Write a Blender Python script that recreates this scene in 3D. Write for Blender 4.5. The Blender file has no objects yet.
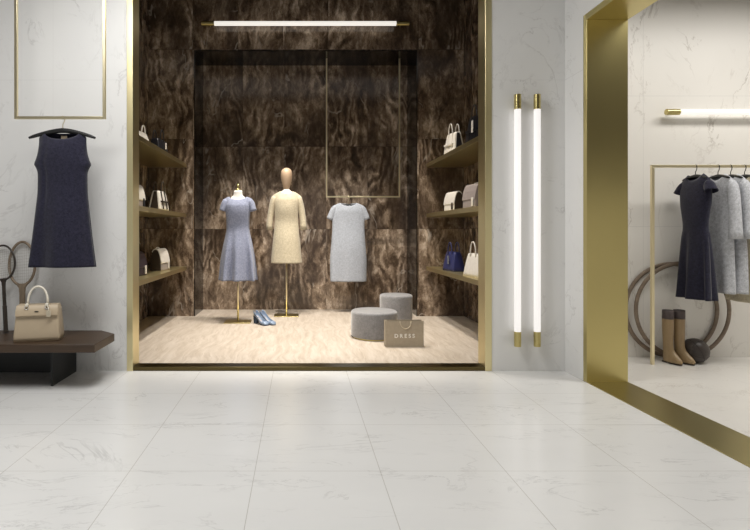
import bpy, bmesh, math, random
from mathutils import Vector, Matrix
random.seed(7)
PI = math.pi
R = math.radians
sc = bpy.context.scene
C = sc.collection

# ------------------------------------------------------------------ camera
F = 520.0                      # focal length in pixels of the 750 x 530 frame
VX, VY, EYE = 299.0, 232.5, 1.05
cam_d = bpy.data.cameras.new('camera')
cam_d.sensor_fit = 'HORIZONTAL'
cam_d.sensor_width = 36.0
cam_d.lens = F / 750.0 * 36.0
cam_d.shift_x = (375.0 - VX) / 750.0
cam_d.shift_y = -(265.0 - VY) / 750.0
cam_d.clip_start = 0.05
cam = bpy.data.objects.new('camera', cam_d)
cam.location = (0, 0, EYE)
cam.rotation_euler = (PI / 2, 0, 0)
C.objects.link(cam)
sc.camera = cam
sc.view_settings.view_transform = 'Standard'
sc.view_settings.look = 'None'
sc.view_settings.gamma = 1.0
sc.view_settings.use_curve_mapping = False
sc.view_settings.exposure = 0.0

# ------------------------------------------------------------------ world and lights
w = bpy.data.worlds.new('world')
sc.world = w
w.use_nodes = True
w.node_tree.nodes['Background'].inputs[0].default_value = (1.0, 0.985, 0.96, 1)
w.node_tree.nodes['Background'].inputs[1].default_value = 0.42


def area(name, loc, target, sx, sy, power, col=(1, 1, 1), spread=180):
    l = bpy.data.lights.new(name, 'AREA')
    l.shape = 'RECTANGLE'
    l.size, l.size_y = sx, sy
    l.energy = power
    l.color = col
    l.spread = R(spread)
    o = bpy.data.objects.new(name, l)
    o.location = loc
    d = Vector(target) - Vector(loc)
    o.rotation_euler = d.to_track_quat('-Z', 'Y').to_euler()
    C.objects.link(o)
    return o


def spot(name, loc, target, power, angle, blend, col, rad=0.08):
    l = bpy.data.lights.new(name, 'SPOT')
    l.energy = power
    l.spot_size = R(angle)
    l.spot_blend = blend
    l.color = col
    l.shadow_soft_size = rad
    o = bpy.data.objects.new(name, l)
    o.location = loc
    d = Vector(target) - Vector(loc)
    o.rotation_euler = d.to_track_quat('-Z', 'Y').to_euler()
    C.objects.link(o)
    return o


area('hall_light', (-1.1, 2.35, 3.42), (-0.9, 2.15, 0), 2.8, 0.85, 99, (1.0, 0.99, 0.97))
WARM = (1.0, 0.925, 0.825)
for x_ in (-0.65, 0.07, 0.8):
    spot('niche_downlight', (x_, 5.45, 3.9), (x_, 5.75, 0), 285, 66, 0.6, WARM)
for x_ in (-0.6, 0.75):
    spot('niche_downlight', (x_, 4.45, 3.9), (x_, 5.35, 0), 170, 60, 0.8, WARM)
area('alcove_light', (3.8, 3.1, 3.15), (3.8, 2.7, 0), 2.4, 0.6, 64, (1.0, 0.97, 0.92))


# ------------------------------------------------------------------ node helpers
class N:
    def __init__(self, name):
        self.m = bpy.data.materials.new(name)
        self.m.use_nodes = True
        self.t = self.m.node_tree
        self.b = self.t.nodes['Principled BSDF']

    def n(self, typ, **kw):
        nd = self.t.nodes.new(typ)
        for k, v in kw.items():
            if hasattr(nd, k) and not k.startswith('i_'):
                setattr(nd, k, v)
        return nd

    def l(self, a, b):
        self.t.links.new(a, b)

    def math(self, op, a, b=None, clamp=False):
        nd = self.t.nodes.new('ShaderNodeMath')
        nd.operation = op
        nd.use_clamp = clamp
        for i, v in enumerate((a, b)):
            if v is None:
                continue
            if isinstance(v, (int, float)):
                nd.inputs[i].default_value = v
            else:
                self.l(v, nd.inputs[i])
        return nd.outputs[0]

    def vmath(self, op, a, b):
        nd = self.t.nodes.new('ShaderNodeVectorMath')
        nd.operation = op
        for i, v in enumerate((a, b)):
            if isinstance(v, (tuple, list)):
                nd.inputs[i].default_value = v
            else:
                self.l(v, nd.inputs[i])
        return nd.outputs[0]

    def noise(self, vec, scale, detail=4, rough=0.5, dist=0.0):
        nd = self.t.nodes.new('ShaderNodeTexNoise')
        nd.inputs['Scale'].default_value = scale
        nd.inputs['Detail'].default_value = detail
        nd.inputs['Roughness'].default_value = rough
        nd.inputs['Distortion'].default_value = dist
        self.l(vec, nd.inputs['Vector'])
        return nd

    def ramp(self, fac, stops, interp='LINEAR'):
        nd = self.t.nodes.new('ShaderNodeValToRGB')
        cr = nd.color_ramp
        cr.interpolation = interp
        while len(cr.elements) < len(stops):
            cr.elements.new(0.5)
        for e, (p, c) in zip(cr.elements, stops):
            e.position = p
            e.color = (c, c, c, 1) if isinstance(c, (int, float)) else (*c, 1)
        self.l(fac, nd.inputs[0])
        return nd.outputs[0]

    def mix(self, fac, a, b, mode='MIX'):
        nd = self.t.nodes.new('ShaderNodeMix')
        nd.data_type = 'RGBA'
        nd.blend_type = mode
        for idx, v in ((0, fac), (6, a), (7, b)):
            if isinstance(v, (int, float)):
                nd.inputs[idx].default_value = v
            elif isinstance(v, (tuple, list)):
                nd.inputs[idx].default_value = (*v, 1)
            else:
                self.l(v, nd.inputs[idx])
        return nd.outputs[2]

    def pos(self):
        return self.t.nodes.new('ShaderNodeNewGeometry').outputs['Position']

    def obj(self):
        return self.t.nodes.new('ShaderNodeTexCoord').outputs['Object']

    def sep(self, v):
        nd = self.t.nodes.new('ShaderNodeSeparateXYZ')
        self.l(v, nd.inputs[0])
        return nd.outputs

    def comb(self, x, y, z):
        nd = self.t.nodes.new('ShaderNodeCombineXYZ')
        for i, v in enumerate((x, y, z)):
            if isinstance(v, (int, float)):
                nd.inputs[i].default_value = v
            else:
                self.l(v, nd.inputs[i])
        return nd.outputs[0]

    def joint(self, s, x0, sp, wd):
        a = self.math('DIVIDE', self.math('SUBTRACT', s, x0), sp)
        a = self.math('FRACT', self.math('ADD', a, 100.5))
        a = self.math('MULTIPLY', self.math('ABSOLUTE', self.math('SUBTRACT', a, 0.5)), sp)
        return self.math('LESS_THAN', a, wd)

    def bump(self, h, strength, dist):
        nd = self.t.nodes.new('ShaderNodeBump')
        nd.inputs['Strength'].default_value = strength
        nd.inputs['Distance'].default_value = dist
        self.l(h, nd.inputs['Height'])
        self.l(nd.outputs[0], self.b.inputs['Normal'])

    def set(self, **kw):
        for k, v in kw.items():
            s = self.b.inputs[k.replace('_', ' ')]
            if isinstance(v, (int, float)):
                s.default_value = v
            elif isinstance(v, tuple):
                s.default_value = (*v, 1) if len(v) == 3 else v
            else:
                self.l(v, s)
        return self.m


def plain(name, col, rough=0.5, metal=0.0, var=0.06, scale=30, spec=0.5):
    n = N(name)
    nz = n.noise(n.obj(), scale, 3)
    a = tuple(max(0, c * (1 - var)) for c in col)
    b = tuple(min(1, c * (1 + var)) for c in col)
    n.set(Base_Color=n.ramp(nz.outputs[0], [(0.3, a), (0.7, b)]), Roughness=rough, Metallic=metal)
    n.b.inputs['Specular IOR Level'].default_value = spec
    return n.m


def white_marble(name, base, vein, scl, joints, rough, amount=0.55, jcol=(0.5, 0.49, 0.47), jamt=0.5, seed=0.0):
    n = N(name)
    p = n.pos()
    q = n.vmath('MULTIPLY', n.vmath('ADD', p, (seed, seed * 1.7, seed * 0.6)), scl)
    col = n.ramp(n.noise(q, 0.9, 5, 0.6).outputs[0],
                 [(0.3, tuple(c * 0.965 for c in base)), (0.7, tuple(min(1, c * 1.03) for c in base))])
    total = None
    for k, (s, thin, off) in enumerate(((1.0, 95, 0), (2.3, 75, 9.3), (0.7, 130, 21.7))):
        qq = n.vmath('ADD', q, (off, off * 0.7, off * 1.3))
        v = n.noise(qq, s, 7, 0.62, 0.9).outputs[0]
        v = n.math('MULTIPLY', n.math('ABSOLUTE', n.math('SUBTRACT', v, 0.5)), thin)
        v = n.math('SUBTRACT', 1.0, v, True)
        msk = n.noise(n.vmath('ADD', qq, (3.3, 8.1, 5.5)), s * 1.9, 3).outputs[0]
        msk = n.ramp(msk, [(0.50, 0.0), (0.68, 1.0)])
        v = n.math('MULTIPLY', v, msk)
        total = v if total is None else n.math('MAXIMUM', total, v)
    col = n.mix(n.math('MULTIPLY', total, amount), col, vein)
    sx = n.sep(p)
    j = None
    for (ax, x0, sp, wd) in joints:
        jj = n.joint(sx[ax], x0, sp, wd)
        j = jj if j is None else n.math('MAXIMUM', j, jj)
    if j is not None:
        col = n.mix(n.math('MULTIPLY', j, jamt), col, jcol)
    n.set(Base_Color=col, Roughness=rough)
    return n.m


def brown_marble(name, dark=1.0):
    n = N(name)
    p = n.pos()
    s = n.sep(p)
    ix = n.math('FLOOR', n.math('DIVIDE', n.math('ADD', s[0], 0.194), 0.5515))
    iy = n.math('FLOOR', n.math('DIVIDE', s[1], 0.5515))
    iz = n.math('FLOOR', n.math('DIVIDE', s[2], 1.095))
    wn = n.t.nodes.new('ShaderNodeTexWhiteNoise')
    wn.noise_dimensions = '3D'
    n.l(n.comb(ix, iy, iz), wn.inputs['Vector'])
    off = n.vmath('MULTIPLY', wn.outputs['Color'], (3.0, 3.0, 3.0))
    q = n.vmath('MULTIPLY', n.vmath('ADD', p, off), (1.0, 1.0, 0.55))
    half = (0.5, 0.5, 0.5)
    wa = n.noise(q, 1.25, 3, 0.5).outputs['Color']
    wb = n.noise(q, 7.0, 5, 0.65).outputs['Color']
    q2 = n.vmath('ADD', q, n.vmath('MULTIPLY', n.vmath('SUBTRACT', wa, half), (1.5, 1.5, 1.2)))
    q2 = n.vmath('ADD', q2, n.vmath('MULTIPLY', n.vmath('SUBTRACT', wb, half), (0.16, 0.16, 0.16)))
    wv = n.t.nodes.new('ShaderNodeTexWave')
    wv.wave_type = 'BANDS'
    wv.bands_direction = 'X'
    wv.inputs['Scale'].default_value = 2.6
    wv.inputs['Distortion'].default_value = 3.0
    wv.inputs['Detail'].default_value = 4
    wv.inputs['Detail Scale'].default_value = 2.5
    wv.inputs['Detail Roughness'].default_value = 0.7
    n.l(n.vmath('ADD', q2, n.vmath('MULTIPLY', off, (1.7, 1.7, 1.7))), wv.inputs['Vector'])
    reg = n.ramp(n.noise(q, 1.7, 2).outputs[0], [(0.42, 0.0), (0.58, 1.0)])
    a = n.noise(q2, 4.0, 10, 0.72, 0.3).outputs[0]
    po = n.vmath('ADD', p, off)
    fine = n.noise(n.vmath('ADD', n.vmath('MULTIPLY', po, (1, 1, 0.38)), n.vmath('MULTIPLY', wb, (0.10, 0.10, 0.10))), 30.0, 9, 0.8, 0.4).outputs[0]
    cols = n.noise(n.vmath('ADD', n.vmath('MULTIPLY', po, (1, 1, 0.14)), n.vmath('MULTIPLY', wa, (0.35, 0.35, 0.1))), 6.5, 3, 0.5).outputs[0]
    mid = n.noise(n.vmath('ADD', n.vmath('MULTIPLY', po, (1, 1, 0.5)), n.vmath('MULTIPLY', wb, (0.12, 0.12, 0.12))), 12.0, 8, 0.7, 0.8).outputs[0]
    f = n.math('ADD', n.math('MULTIPLY', a, 0.34), n.math('MULTIPLY', fine, 0.18))
    f = n.math('ADD', f, n.math('MULTIPLY', mid, 0.30))
    f = n.math('ADD', f, n.math('MULTIPLY', cols, 0.18))
    wz = n.math('MULTIPLY', n.math('SUBTRACT', wv.outputs['Fac'], 0.5), n.math('MULTIPLY', reg, 0.085))
    f = n.math('ADD', f, wz)
    f = n.math('ADD', n.math('MULTIPLY', n.math('SUBTRACT', f, 0.5), 1.65), 0.5)
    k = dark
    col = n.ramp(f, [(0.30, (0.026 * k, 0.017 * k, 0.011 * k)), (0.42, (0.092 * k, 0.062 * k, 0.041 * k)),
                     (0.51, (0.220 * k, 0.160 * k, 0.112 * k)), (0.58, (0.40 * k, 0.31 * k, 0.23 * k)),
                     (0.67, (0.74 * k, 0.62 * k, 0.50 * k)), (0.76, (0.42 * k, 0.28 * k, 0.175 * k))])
    big = n.noise(q, 1.9, 3, 0.5, 0.8).outputs[0]
    col = n.mix(n.ramp(big, [(0.47, 0.0), (0.60, 0.68)]), col, (0.050 * k, 0.032 * k, 0.022 * k))
    v = n.noise(n.vmath('ADD', q, (4.4, 2.2, 7.1)), 1.5, 4, 0.55, 0.5).outputs[0]
    v = n.math('MULTIPLY', n.math('ABSOLUTE', n.math('SUBTRACT', v, 0.5)), 110)
    cr = n.math('SUBTRACT', 1.0, v, True)
    cm = n.ramp(n.noise(q, 3.4, 3).outputs[0], [(0.50, 0.0), (0.60, 0.6)])
    col = n.mix(n.math('MULTIPLY', cr, cm), col, (0.60 * k, 0.54 * k, 0.47 * k))
    j = n.math('MAXIMUM', n.joint(s[0], -0.194, 0.5515, 0.0015), n.joint(s[2], 0, 1.095, 0.002))
    col = n.mix(n.math('MULTIPLY', j, 0.7), col, (0.01, 0.007, 0.005))
    n.set(Base_Color=col, Roughness=0.13)
    return n.m


def fabric(name, c1, c2, scale=260, rough=0.9, bump=0.25, sheen=0.2):
    n = N(name)
    q = n.obj()
    a = n.noise(n.vmath('MULTIPLY', q, (1, 1, 0.7)), scale, 3, 0.7).outputs[0]
    b = n.noise(q, scale * 0.22, 3, 0.6).outputs[0]
    f = n.math('ADD', n.math('MULTIPLY', a, 0.6), n.math('MULTIPLY', b, 0.4))
    n.set(Base_Color=n.ramp(f, [(0.36, c1), (0.62, c2)]), Roughness=rough)
    n.b.inputs['Sheen Weight'].default_value = sheen
    n.b.inputs['Specular IOR Level'].default_value = 0.2
    n.bump(a, bump, 0.003)
    return n.m


def gold(name, col=(0.57, 0.485, 0.215), rough=0.3, brushed=2):
    n = N(name)
    nz = n.noise(n.pos(), 3.0, 2).outputs[0]
    n.set(Base_Color=n.ramp(nz, [(0.3, tuple(c * 0.985 for c in col)), (0.7, tuple(min(1, c * 1.015) for c in col))]),
          Metallic=1.0, Roughness=rough)
    return n.m


def glow(name, col, strength):
    n = N(name)
    n.set(Base_Color=(0.4, 0.4, 0.39), Roughness=0.4)
    n.b.inputs['Emission Color'].default_value = (*col, 1)
    n.b.inputs['Emission Strength'].default_value = strength
    return n.m


def wood(name, c1, c2, axis=0, scale=14, rough=0.5):
    n = N(name)
    st = [1.0, 1.0, 1.0]
    st[axis] = 0.06
    q = n.vmath('MULTIPLY', n.obj(), tuple(st))
    a = n.noise(q, scale * 3, 5, 0.6, 0.6).outputs[0]
    n.set(Base_Color=n.ramp(a, [(0.3, c1), (0.7, c2)]), Roughness=rough)
    n.bump(a, 0.08, 0.002)
    return n.m


def travertine(name):
    n = N(name)
    p = n.pos()
    wr = n.noise(p, 2.2, 3).outputs['Color']
    q = n.vmath('ADD', p, n.vmath('MULTIPLY', n.vmath('SUBTRACT', wr, (0.5, 0.5, 0.5)), (0.16, 0.3, 0.1)))
    a = n.noise(n.vmath('MULTIPLY', q, (9.0, 1.1, 1.0)), 2.6, 6, 0.62, 0.5).outputs[0]
    b = n.noise(n.vmath('MULTIPLY', q, (30.0, 2.4, 1.0)), 1.8, 4, 0.6, 0.3).outputs[0]
    col = n.ramp(a, [(0.25, (0.37, 0.305, 0.24)), (0.45, (0.47, 0.404, 0.332)), (0.6, (0.535, 0.47, 0.40)), (0.8, (0.59, 0.53, 0.463))])
    col = n.mix(n.ramp(b, [(0.58, 0.0), (0.72, 0.6)]), col, (0.30, 0.235, 0.165))
    n.set(Base_Color=col, Roughness=0.55)
    n.bump(b, 0.1, 0.003)
    return n.m


WALLJ = [(0, -1.866, 1.103, 0.0015), (2, 0.0, 2.207, 0.0018)]
M = dict(
    wall=white_marble('white_wall_marble', (0.80, 0.795, 0.78), (0.40, 0.385, 0.37), (1.2, 1.2, 0.9), WALLJ, 0.35, 0.42, (0.6, 0.59, 0.57), 0.35),
    side=white_marble('grey_side_marble', (0.80, 0.795, 0.78), (0.42, 0.40, 0.38), (1.2, 1.2, 0.9), [(2, 0.0, 2.207, 0.0018)], 0.35, 0.42, seed=3.1),
    floor=white_marble('white_floor_marble', (0.82, 0.815, 0.80), (0.30, 0.29, 0.28), (0.75, 1.9, 1.0),
                       [(0, -0.194, 0.5515, 0.0016), (1, 2.289, 0.5525, 0.0014)], 0.2, 0.36, (0.42, 0.39, 0.35), 0.6, seed=1.3),
    alcove=white_marble('cream_alcove_marble', (0.77, 0.745, 0.70), (0.40, 0.36, 0.31), (1.1, 1.1, 0.55), [(0, 2.9, 1.103, 0.0015), (2, -0.0, 1.1, 0.0016)], 0.35, 0.75, seed=5.2),
    alcove_floor=white_marble('cream_floor_marble', (0.78, 0.755, 0.71), (0.42, 0.37, 0.31), (0.8, 1.6, 1), [(0, -0.194, 1.103, 0.0015), (1, 2.289, 1.105, 0.0015)], 0.3, 0.45, seed=7.7),
    plaster=plain('white_plaster', (0.75, 0.74, 0.72), 0.8),
    ceil=plain('grey_ceiling', (0.10, 0.095, 0.09), 0.8),
    dark_plaster=plain('dark_plaster', (0.05, 0.04, 0.033), 0.8),
    brown=brown_marble('brown_vein_marble', 1.0),
    reveal_shade=brown_marble('shaded_reveal_marble', 0.07),  # the same brown marble darkened, recess shade put into the colour
    trav=travertine('beige_travertine'),
    gold=gold('brushed_gold'),
    gold_h=gold('brushed_gold_flat', brushed=1),
    palegold=gold('pale_gold', (0.80, 0.71, 0.48), 0.35),
    shelfgold=gold('shelf_gold', (0.62, 0.53, 0.29), 0.36, 1),
    framegold=gold('pale_frame_gold', (0.80, 0.71, 0.42), 0.38),
    bronze=gold('dark_bronze', (0.10, 0.077, 0.033), 0.3),
    lamp=glow('lamp_white', (1.0, 0.955, 0.92), 0.80),
    lamp_w=glow('lamp_warm', (1.0, 0.95, 0.87), 0.85),
    bench=wood('brown_bench_wood', (0.040, 0.022, 0.011), (0.076, 0.044, 0.023), 0, 10, 0.45),
    blackmetal=plain('black_metal', (0.012, 0.013, 0.013), 0.4, 0.3),
    hanger=plain('black_hanger_wood', (0.012, 0.012, 0.012), 0.35),
    navy=fabric('navy_tweed', (0.007, 0.007, 0.015), (0.027, 0.026, 0.050)),
    navyd=plain('navy_lining', (0.008, 0.008, 0.014), 0.8),
    blue=fabric('blue_tweed', (0.15, 0.168, 0.24), (0.325, 0.352, 0.465)),
    bluew=fabric('blue_band', (0.10, 0.115, 0.18), (0.20, 0.225, 0.33)),
    cream=fabric('cream_tweed', (0.42, 0.36, 0.245), (0.66, 0.59, 0.445)),
    grey=fabric('pale_grey_tweed', (0.29, 0.315, 0.36), (0.50, 0.535, 0.60)),
    coat=fabric('grey_wool', (0.36, 0.37, 0.39), (0.68, 0.69, 0.73), 200),
    white=plain('white_cloth', (0.78, 0.75, 0.70), 0.7),
    skin=wood('tan_wood_head', (0.52, 0.37, 0.245), (0.60, 0.44, 0.31), 2, 6, 0.4),
    velvet=fabric('grey_velvet', (0.195, 0.193, 0.20), (0.29, 0.287, 0.295), 90, 0.75, 0.15, 0.6),
    paper=plain('taupe_paper', (0.42, 0.36, 0.275), 0.6),
    paper_in=plain('taupe_paper_inside', (0.10, 0.08, 0.055), 0.7),
    print=plain('white_print', (0.85, 0.83, 0.78), 0.5),
    cord=plain('pale_cord', (0.55, 0.48, 0.36), 0.6),
    shoe=plain('blue_satin', (0.24, 0.31, 0.43), 0.32, 0.1),
    shoed=plain('dark_blue_heel', (0.035, 0.055, 0.09), 0.35),
    insole=plain('grey_insole', (0.42, 0.38, 0.36), 0.6),
    beige=plain('beige_leather', (0.50, 0.40, 0.275), 0.42, 0, 0.04, 8),
    beiged=plain('beige_leather_edge', (0.36, 0.28, 0.185), 0.45),
    ivory=plain('ivory_leather', (0.78, 0.73, 0.62), 0.4),
    chrome=plain('chrome_hardware', (0.75, 0.74, 0.72), 0.2, 1.0),
    bagwhite=plain('white_leather', (0.72, 0.68, 0.62), 0.4),
    bagblack=plain('black_leather', (0.012, 0.012, 0.016), 0.3),
    bagnavy=plain('navy_leather', (0.022, 0.026, 0.10), 0.35),
    bagmauve=plain('mauve_leather', (0.30, 0.255, 0.24), 0.42),
    baggrey=plain('grey_leather', (0.33, 0.29, 0.27), 0.42),
    bagplum=plain('plum_leather', (0.035, 0.022, 0.026), 0.35),
    bagdark=plain('dark_brown_leather', (0.035, 0.025, 0.018), 0.4),
    racket=wood('black_racket_wood', (0.018, 0.013, 0.010), (0.045, 0.03, 0.02), 2, 10, 0.4),
    racket2=wood('worn_racket_wood', (0.16, 0.115, 0.075), (0.27, 0.205, 0.14), 2, 12, 0.5),
    string=plain('racket_string', (0.42, 0.39, 0.35), 0.5),
    hoop=wood('weathered_hoop_wood', (0.15, 0.11, 0.078), (0.27, 0.21, 0.155), 0, 6, 0.6),
    ball=wood('dark_ball_leather', (0.028, 0.021, 0.018), (0.07, 0.054, 0.046), 0, 8, 0.42),
    seam=plain('ball_seam', (0.012, 0.009, 0.008), 0.6),
    boot=wood('tan_boot_leather', (0.27, 0.185, 0.095), (0.37, 0.265, 0.145), 2, 4, 0.38),
    bootcuff=plain('dark_boot_cuff', (0.088, 0.068, 0.066), 0.6, 0, 0.3, 20),
    sole=plain('boot_sole', (0.03, 0.02, 0.014), 0.5),
)


# ------------------------------------------------------------------ mesh helpers
def X(px, y):
    return (px - VX) * y / F


def Z(py, y):
    return EYE - (py - VY) * y / F


def link(name, me, m, parent=None, smooth=False):
    o = bpy.data.objects.new(name, me)
    C.objects.link(o)
    if m is not None:
        me.materials.append(m)
    if parent is not None:
        o.parent = parent
    if smooth:
        for p in me.polygons:
            p.use_smooth = True
    return o


def obj(name, bm, m, parent=None, smooth=False, bevel=0.0, segs=2, solid=0.0, sub=0):
    bmesh.ops.recalc_face_normals(bm, faces=bm.faces)
    me = bpy.data.meshes.new(name)
    bm.to_mesh(me)
    bm.free()
    o = link(name, me, m, parent, smooth)
    if solid:
        s = o.modifiers.new('solid', 'SOLIDIFY')
        s.thickness = solid
        s.offset = -1
    if sub:
        s = o.modifiers.new('sub', 'SUBSURF')
        s.levels = s.render_levels = sub
    if bevel:
        b = o.modifiers.new('bevel', 'BEVEL')
        b.width = bevel
        b.segments = segs
        b.limit_method = 'ANGLE'
        b.angle_limit = R(40)
        if segs > 1:
            for p in me.polygons:
                p.use_smooth = True
            try:
                me.set_sharp_from_angle(angle=R(50))
            except Exception:
                pass
    return o


def bx(bm, x0, x1, y0, y1, z0, z1):
    v = [bm.verts.new(c) for c in ((x0, y0, z0), (x1, y0, z0), (x1, y1, z0), (x0, y1, z0), (x0, y0, z1), (x1, y0, z1), (x1, y1, z1), (x0, y1, z1))]
    for f in ((0, 3, 2, 1), (4, 5, 6, 7), (0, 1, 5, 4), (1, 2, 6, 5), (2, 3, 7, 6), (3, 0, 4, 7)):
        bm.faces.new([v[i] for i in f])
    return bm


def box(*a):
    return bx(bmesh.new(), *a)


def loft(bm, rings, cap0=True, cap1=True, closed=False):
    vs = [[bm.verts.new(p) for p in r] for r in rings]
    k = len(vs[0])
    n = len(vs)
    for i in range(n if closed else n - 1):
        a, b = vs[i], vs[(i + 1) % n]
        for j in range(k):
            bm.faces.new((a[j], a[(j + 1) % k], b[(j + 1) % k], b[j]))
    if not closed:
        if cap0:
            bm.faces.new(vs[0][::-1])
        if cap1:
            bm.faces.new(vs[-1])
    return bm


def tube(bm, pts, r, n=10, closed=False, r2=None):
    pts = [Vector(p) for p in pts]
    m = len(pts)
    rings = []
    prev = None
    for i, p in enumerate(pts):
        if closed:
            t = pts[(i + 1) % m] - pts[i - 1]
        else:
            t = pts[min(i + 1, m - 1)] - pts[max(i - 1, 0)]
        t.normalize()
        if prev is None:
            up = Vector((0, 0, 1)) if abs(t.z) < 0.9 else Vector((0, 1, 0))
            u = t.cross(up).normalized()
        else:
            u = (prev - t * prev.dot(t)).normalized()
        prev = u
        v = t.cross(u)
        rr = r[i] if isinstance(r, (list, tuple)) else r
        rv = rr if r2 is None else r2
        rings.append([p + u * rr * math.cos(2 * PI * k / n) + v * rv * math.sin(2 * PI * k / n) for k in range(n)])
    return loft(bm, rings, closed=closed)


def cyl(bm, p0, p1, r, n=20, r1=None):
    return tube(bm, [p0, p1], [r, r if r1 is None else r1], n)


def lathe(bm, prof, n=32, cx=0, cy=0, ex=1.0, ey=1.0):
    rings = [[(cx + r * ex * math.cos(2 * PI * k / n), cy + r * ey * math.sin(2 * PI * k / n), z) for k in range(n)] for (r, z) in prof]
    return loft(bm, rings)


def thing(name, label, cat, loc=(0, 0, 0), rotz=0.0, group=None):
    o = bpy.data.objects.new(name, None)
    o.empty_display_size = 0.05
    C.objects.link(o)
    o.location = loc
    o.rotation_euler = (0, 0, rotz)
    o['label'] = label
    o['category'] = cat
    if group:
        o['group'] = group
    return o


def tag(o, label, cat, group=None):
    o['label'] = label
    o['category'] = cat
    if group:
        o['group'] = group
    return o


def dup(root, loc, rotz, label, group=None):
    r = root.copy()
    C.objects.link(r)
    r.location = loc
    r.rotation_euler = (0, 0, rotz)
    r['label'] = label
    if group:
        r['group'] = group
    for ch in list(root.children):
        c = ch.copy()
        C.objects.link(c)
        c.parent = r
        for g in ch.children:
            d = g.copy()
            C.objects.link(d)
            d.parent = c
    return r


def struct(name, bm, m, bevel=0.0):
    o = obj(name, bm, m, None, bevel=bevel, segs=1)
    o['kind'] = 'structure'
    return o


def interp(tab):
    tab = sorted(tab)
    xs = [a for a, _ in tab]
    ys = [b for _, b in tab]
    n = len(xs)
    ms = []
    for i in range(n):
        if i == 0:
            m = (ys[1] - ys[0]) / (xs[1] - xs[0])
        elif i == n - 1:
            m = (ys[-1] - ys[-2]) / (xs[-1] - xs[-2])
        else:
            a = (ys[i] - ys[i - 1]) / (xs[i] - xs[i - 1])
            b = (ys[i + 1] - ys[i]) / (xs[i + 1] - xs[i])
            m = 0 if a * b <= 0 else 2 * a * b / (a + b)
        ms.append(m)

    def f(x):
        if x <= xs[0]:
            return ys[0]
        if x >= xs[-1]:
            return ys[-1]
        for i in range(n - 1):
            if x <= xs[i + 1]:
                h = xs[i + 1] - xs[i]
                t = (x - xs[i]) / h
                return ((2 * t ** 3 - 3 * t ** 2 + 1) * ys[i] + (t ** 3 - 2 * t ** 2 + t) * h * ms[i]
                        + (-2 * t ** 3 + 3 * t ** 2) * ys[i + 1] + (t ** 3 - t ** 2) * h * ms[i + 1])
    return f


# ------------------------------------------------------------------ the room
YF = 3.945          # marble front wall of the hall
XR = 2.018          # right wall of the hall
ZC = 3.5
YA = 4.38          # back wall of the alcove
YB, YP = 6.9, 6.35  # back of the niche recess, and the wall around it
NL, NR = -1.834, 2.015

struct('floor', box(-5, XR + 0.02, -3, 4.0, -0.1, 0.0), M['floor'])
struct('floor_alcove', box(2.303, 6, 0, 4.43, -0.1, 0.0), M['alcove_floor'])
struct('floor_niche', box(NL - 0.05, NR + 0.05, 4.0, YB + 0.05, -0.1, 0.028), M['trav'])

bm = bmesh.new()
bx(bm, -5, -1.300, YF, YF + 0.1, 0, ZC)
bx(bm, 1.456, XR, YF, YF + 0.1, 0, ZC)
bx(bm, -1.300, 1.456, YF, YF + 0.1, 2.935, ZC)
struct('wall_back', bm, M['wall'])
bm = bmesh.new()
bx(bm, XR, 2.303, 3.66, YF + 0.1, 0, ZC)
bx(bm, XR, 2.303, -3, 3.66, 2.565, ZC)
bx(bm, XR, 2.303, -3, 0.4, 0, 2.565)
struct('wall_right', bm, M['side'])
struct('wall_left', box(-5.1, -5, -3, YF + 0.1, 0, ZC), M['side'])
struct('ceiling', box(-5.1, 2.303, -3, YF + 0.1, ZC, ZC + 0.1), M['ceil'])

bm = bmesh.new()
bx(bm, NL - 0.1, -1.282, YP, 7.0, 0, 4.0)
bx(bm, 1.447, NR + 0.1, YP, 7.0, 0, 4.0)
bx(bm, -1.282, 1.447, YP, 7.0, 3.279, 4.0)
bx(bm, -1.282, 1.447, YB, 7.0, 0, 3.279)
struct('wall_niche_back', bm, M['brown'])
struct('wall_niche_left', box(NL - 0.1, NL, YF + 0.1, YP, 0, 4.0), M['brown'])
struct('wall_niche_right', box(NR, NR + 0.1, YF + 0.1, YP, 0, 4.0), M['brown'])
struct('added_rear_band', box(-5.1, 2.303, -3.1, -3, 2.6, ZC + 0.1), M['dark_plaster'])  # unseen dark header added behind the camera to shape the gold reflections
struct('ceiling_niche', box(NL - 0.1, NR + 0.1, YF, 7.0, 4.0, 4.1), M['dark_plaster'])
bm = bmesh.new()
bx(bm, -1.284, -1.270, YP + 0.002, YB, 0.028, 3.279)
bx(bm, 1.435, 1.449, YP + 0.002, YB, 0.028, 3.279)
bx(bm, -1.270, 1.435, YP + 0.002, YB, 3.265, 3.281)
struct('recess_shade', bm, M['reveal_shade'])  # thin panels carrying the shade of the recess reveals as colour

struct('wall_alcove_back', box(2.2, 6, YA, YA + 0.1, 0, 3.2), M['alcove'])
struct('wall_alcove_left', box(2.2, 2.303, YF + 0.1, YA, 0, 3.2), M['alcove'])
struct('wall_alcove_right', box(6, 6.1, 0, YA + 0.1, 0, 3.2), M['alcove'])
struct('wall_alcove_front', box(2.303, 6, -0.1, 0, 0, 1.7), M['plaster'])
struct('added_dark_band', box(2.303, 6, -0.1, 0, 1.7, 3.2), M['dark_plaster'])  # unseen dark upper band, added to darken the reflection in the jamb
struct('ceiling_alcove', box(2.303, 6.1, -0.1, YA + 0.1, 3.2, 3.3), M['ceil'])

# gold frame around the niche
bm = bmesh.new()
bx(bm, -1.305, -1.259, YF - 0.006, 4.095, 0, 2.94)
bx(bm, 1.411, 1.461, YF - 0.006, 4.095, 0, 2.94)
bx(bm, -1.259, 1.411, YF - 0.006, 4.095, 2.895, 2.94)
struct('trim_1', bm, M['framegold'], 0.0015)
struct('trim_4', box(-1.259, 1.411, YF - 0.002, 4.06, 0, 0.0305), M['bronze'], 0.0015)
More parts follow.
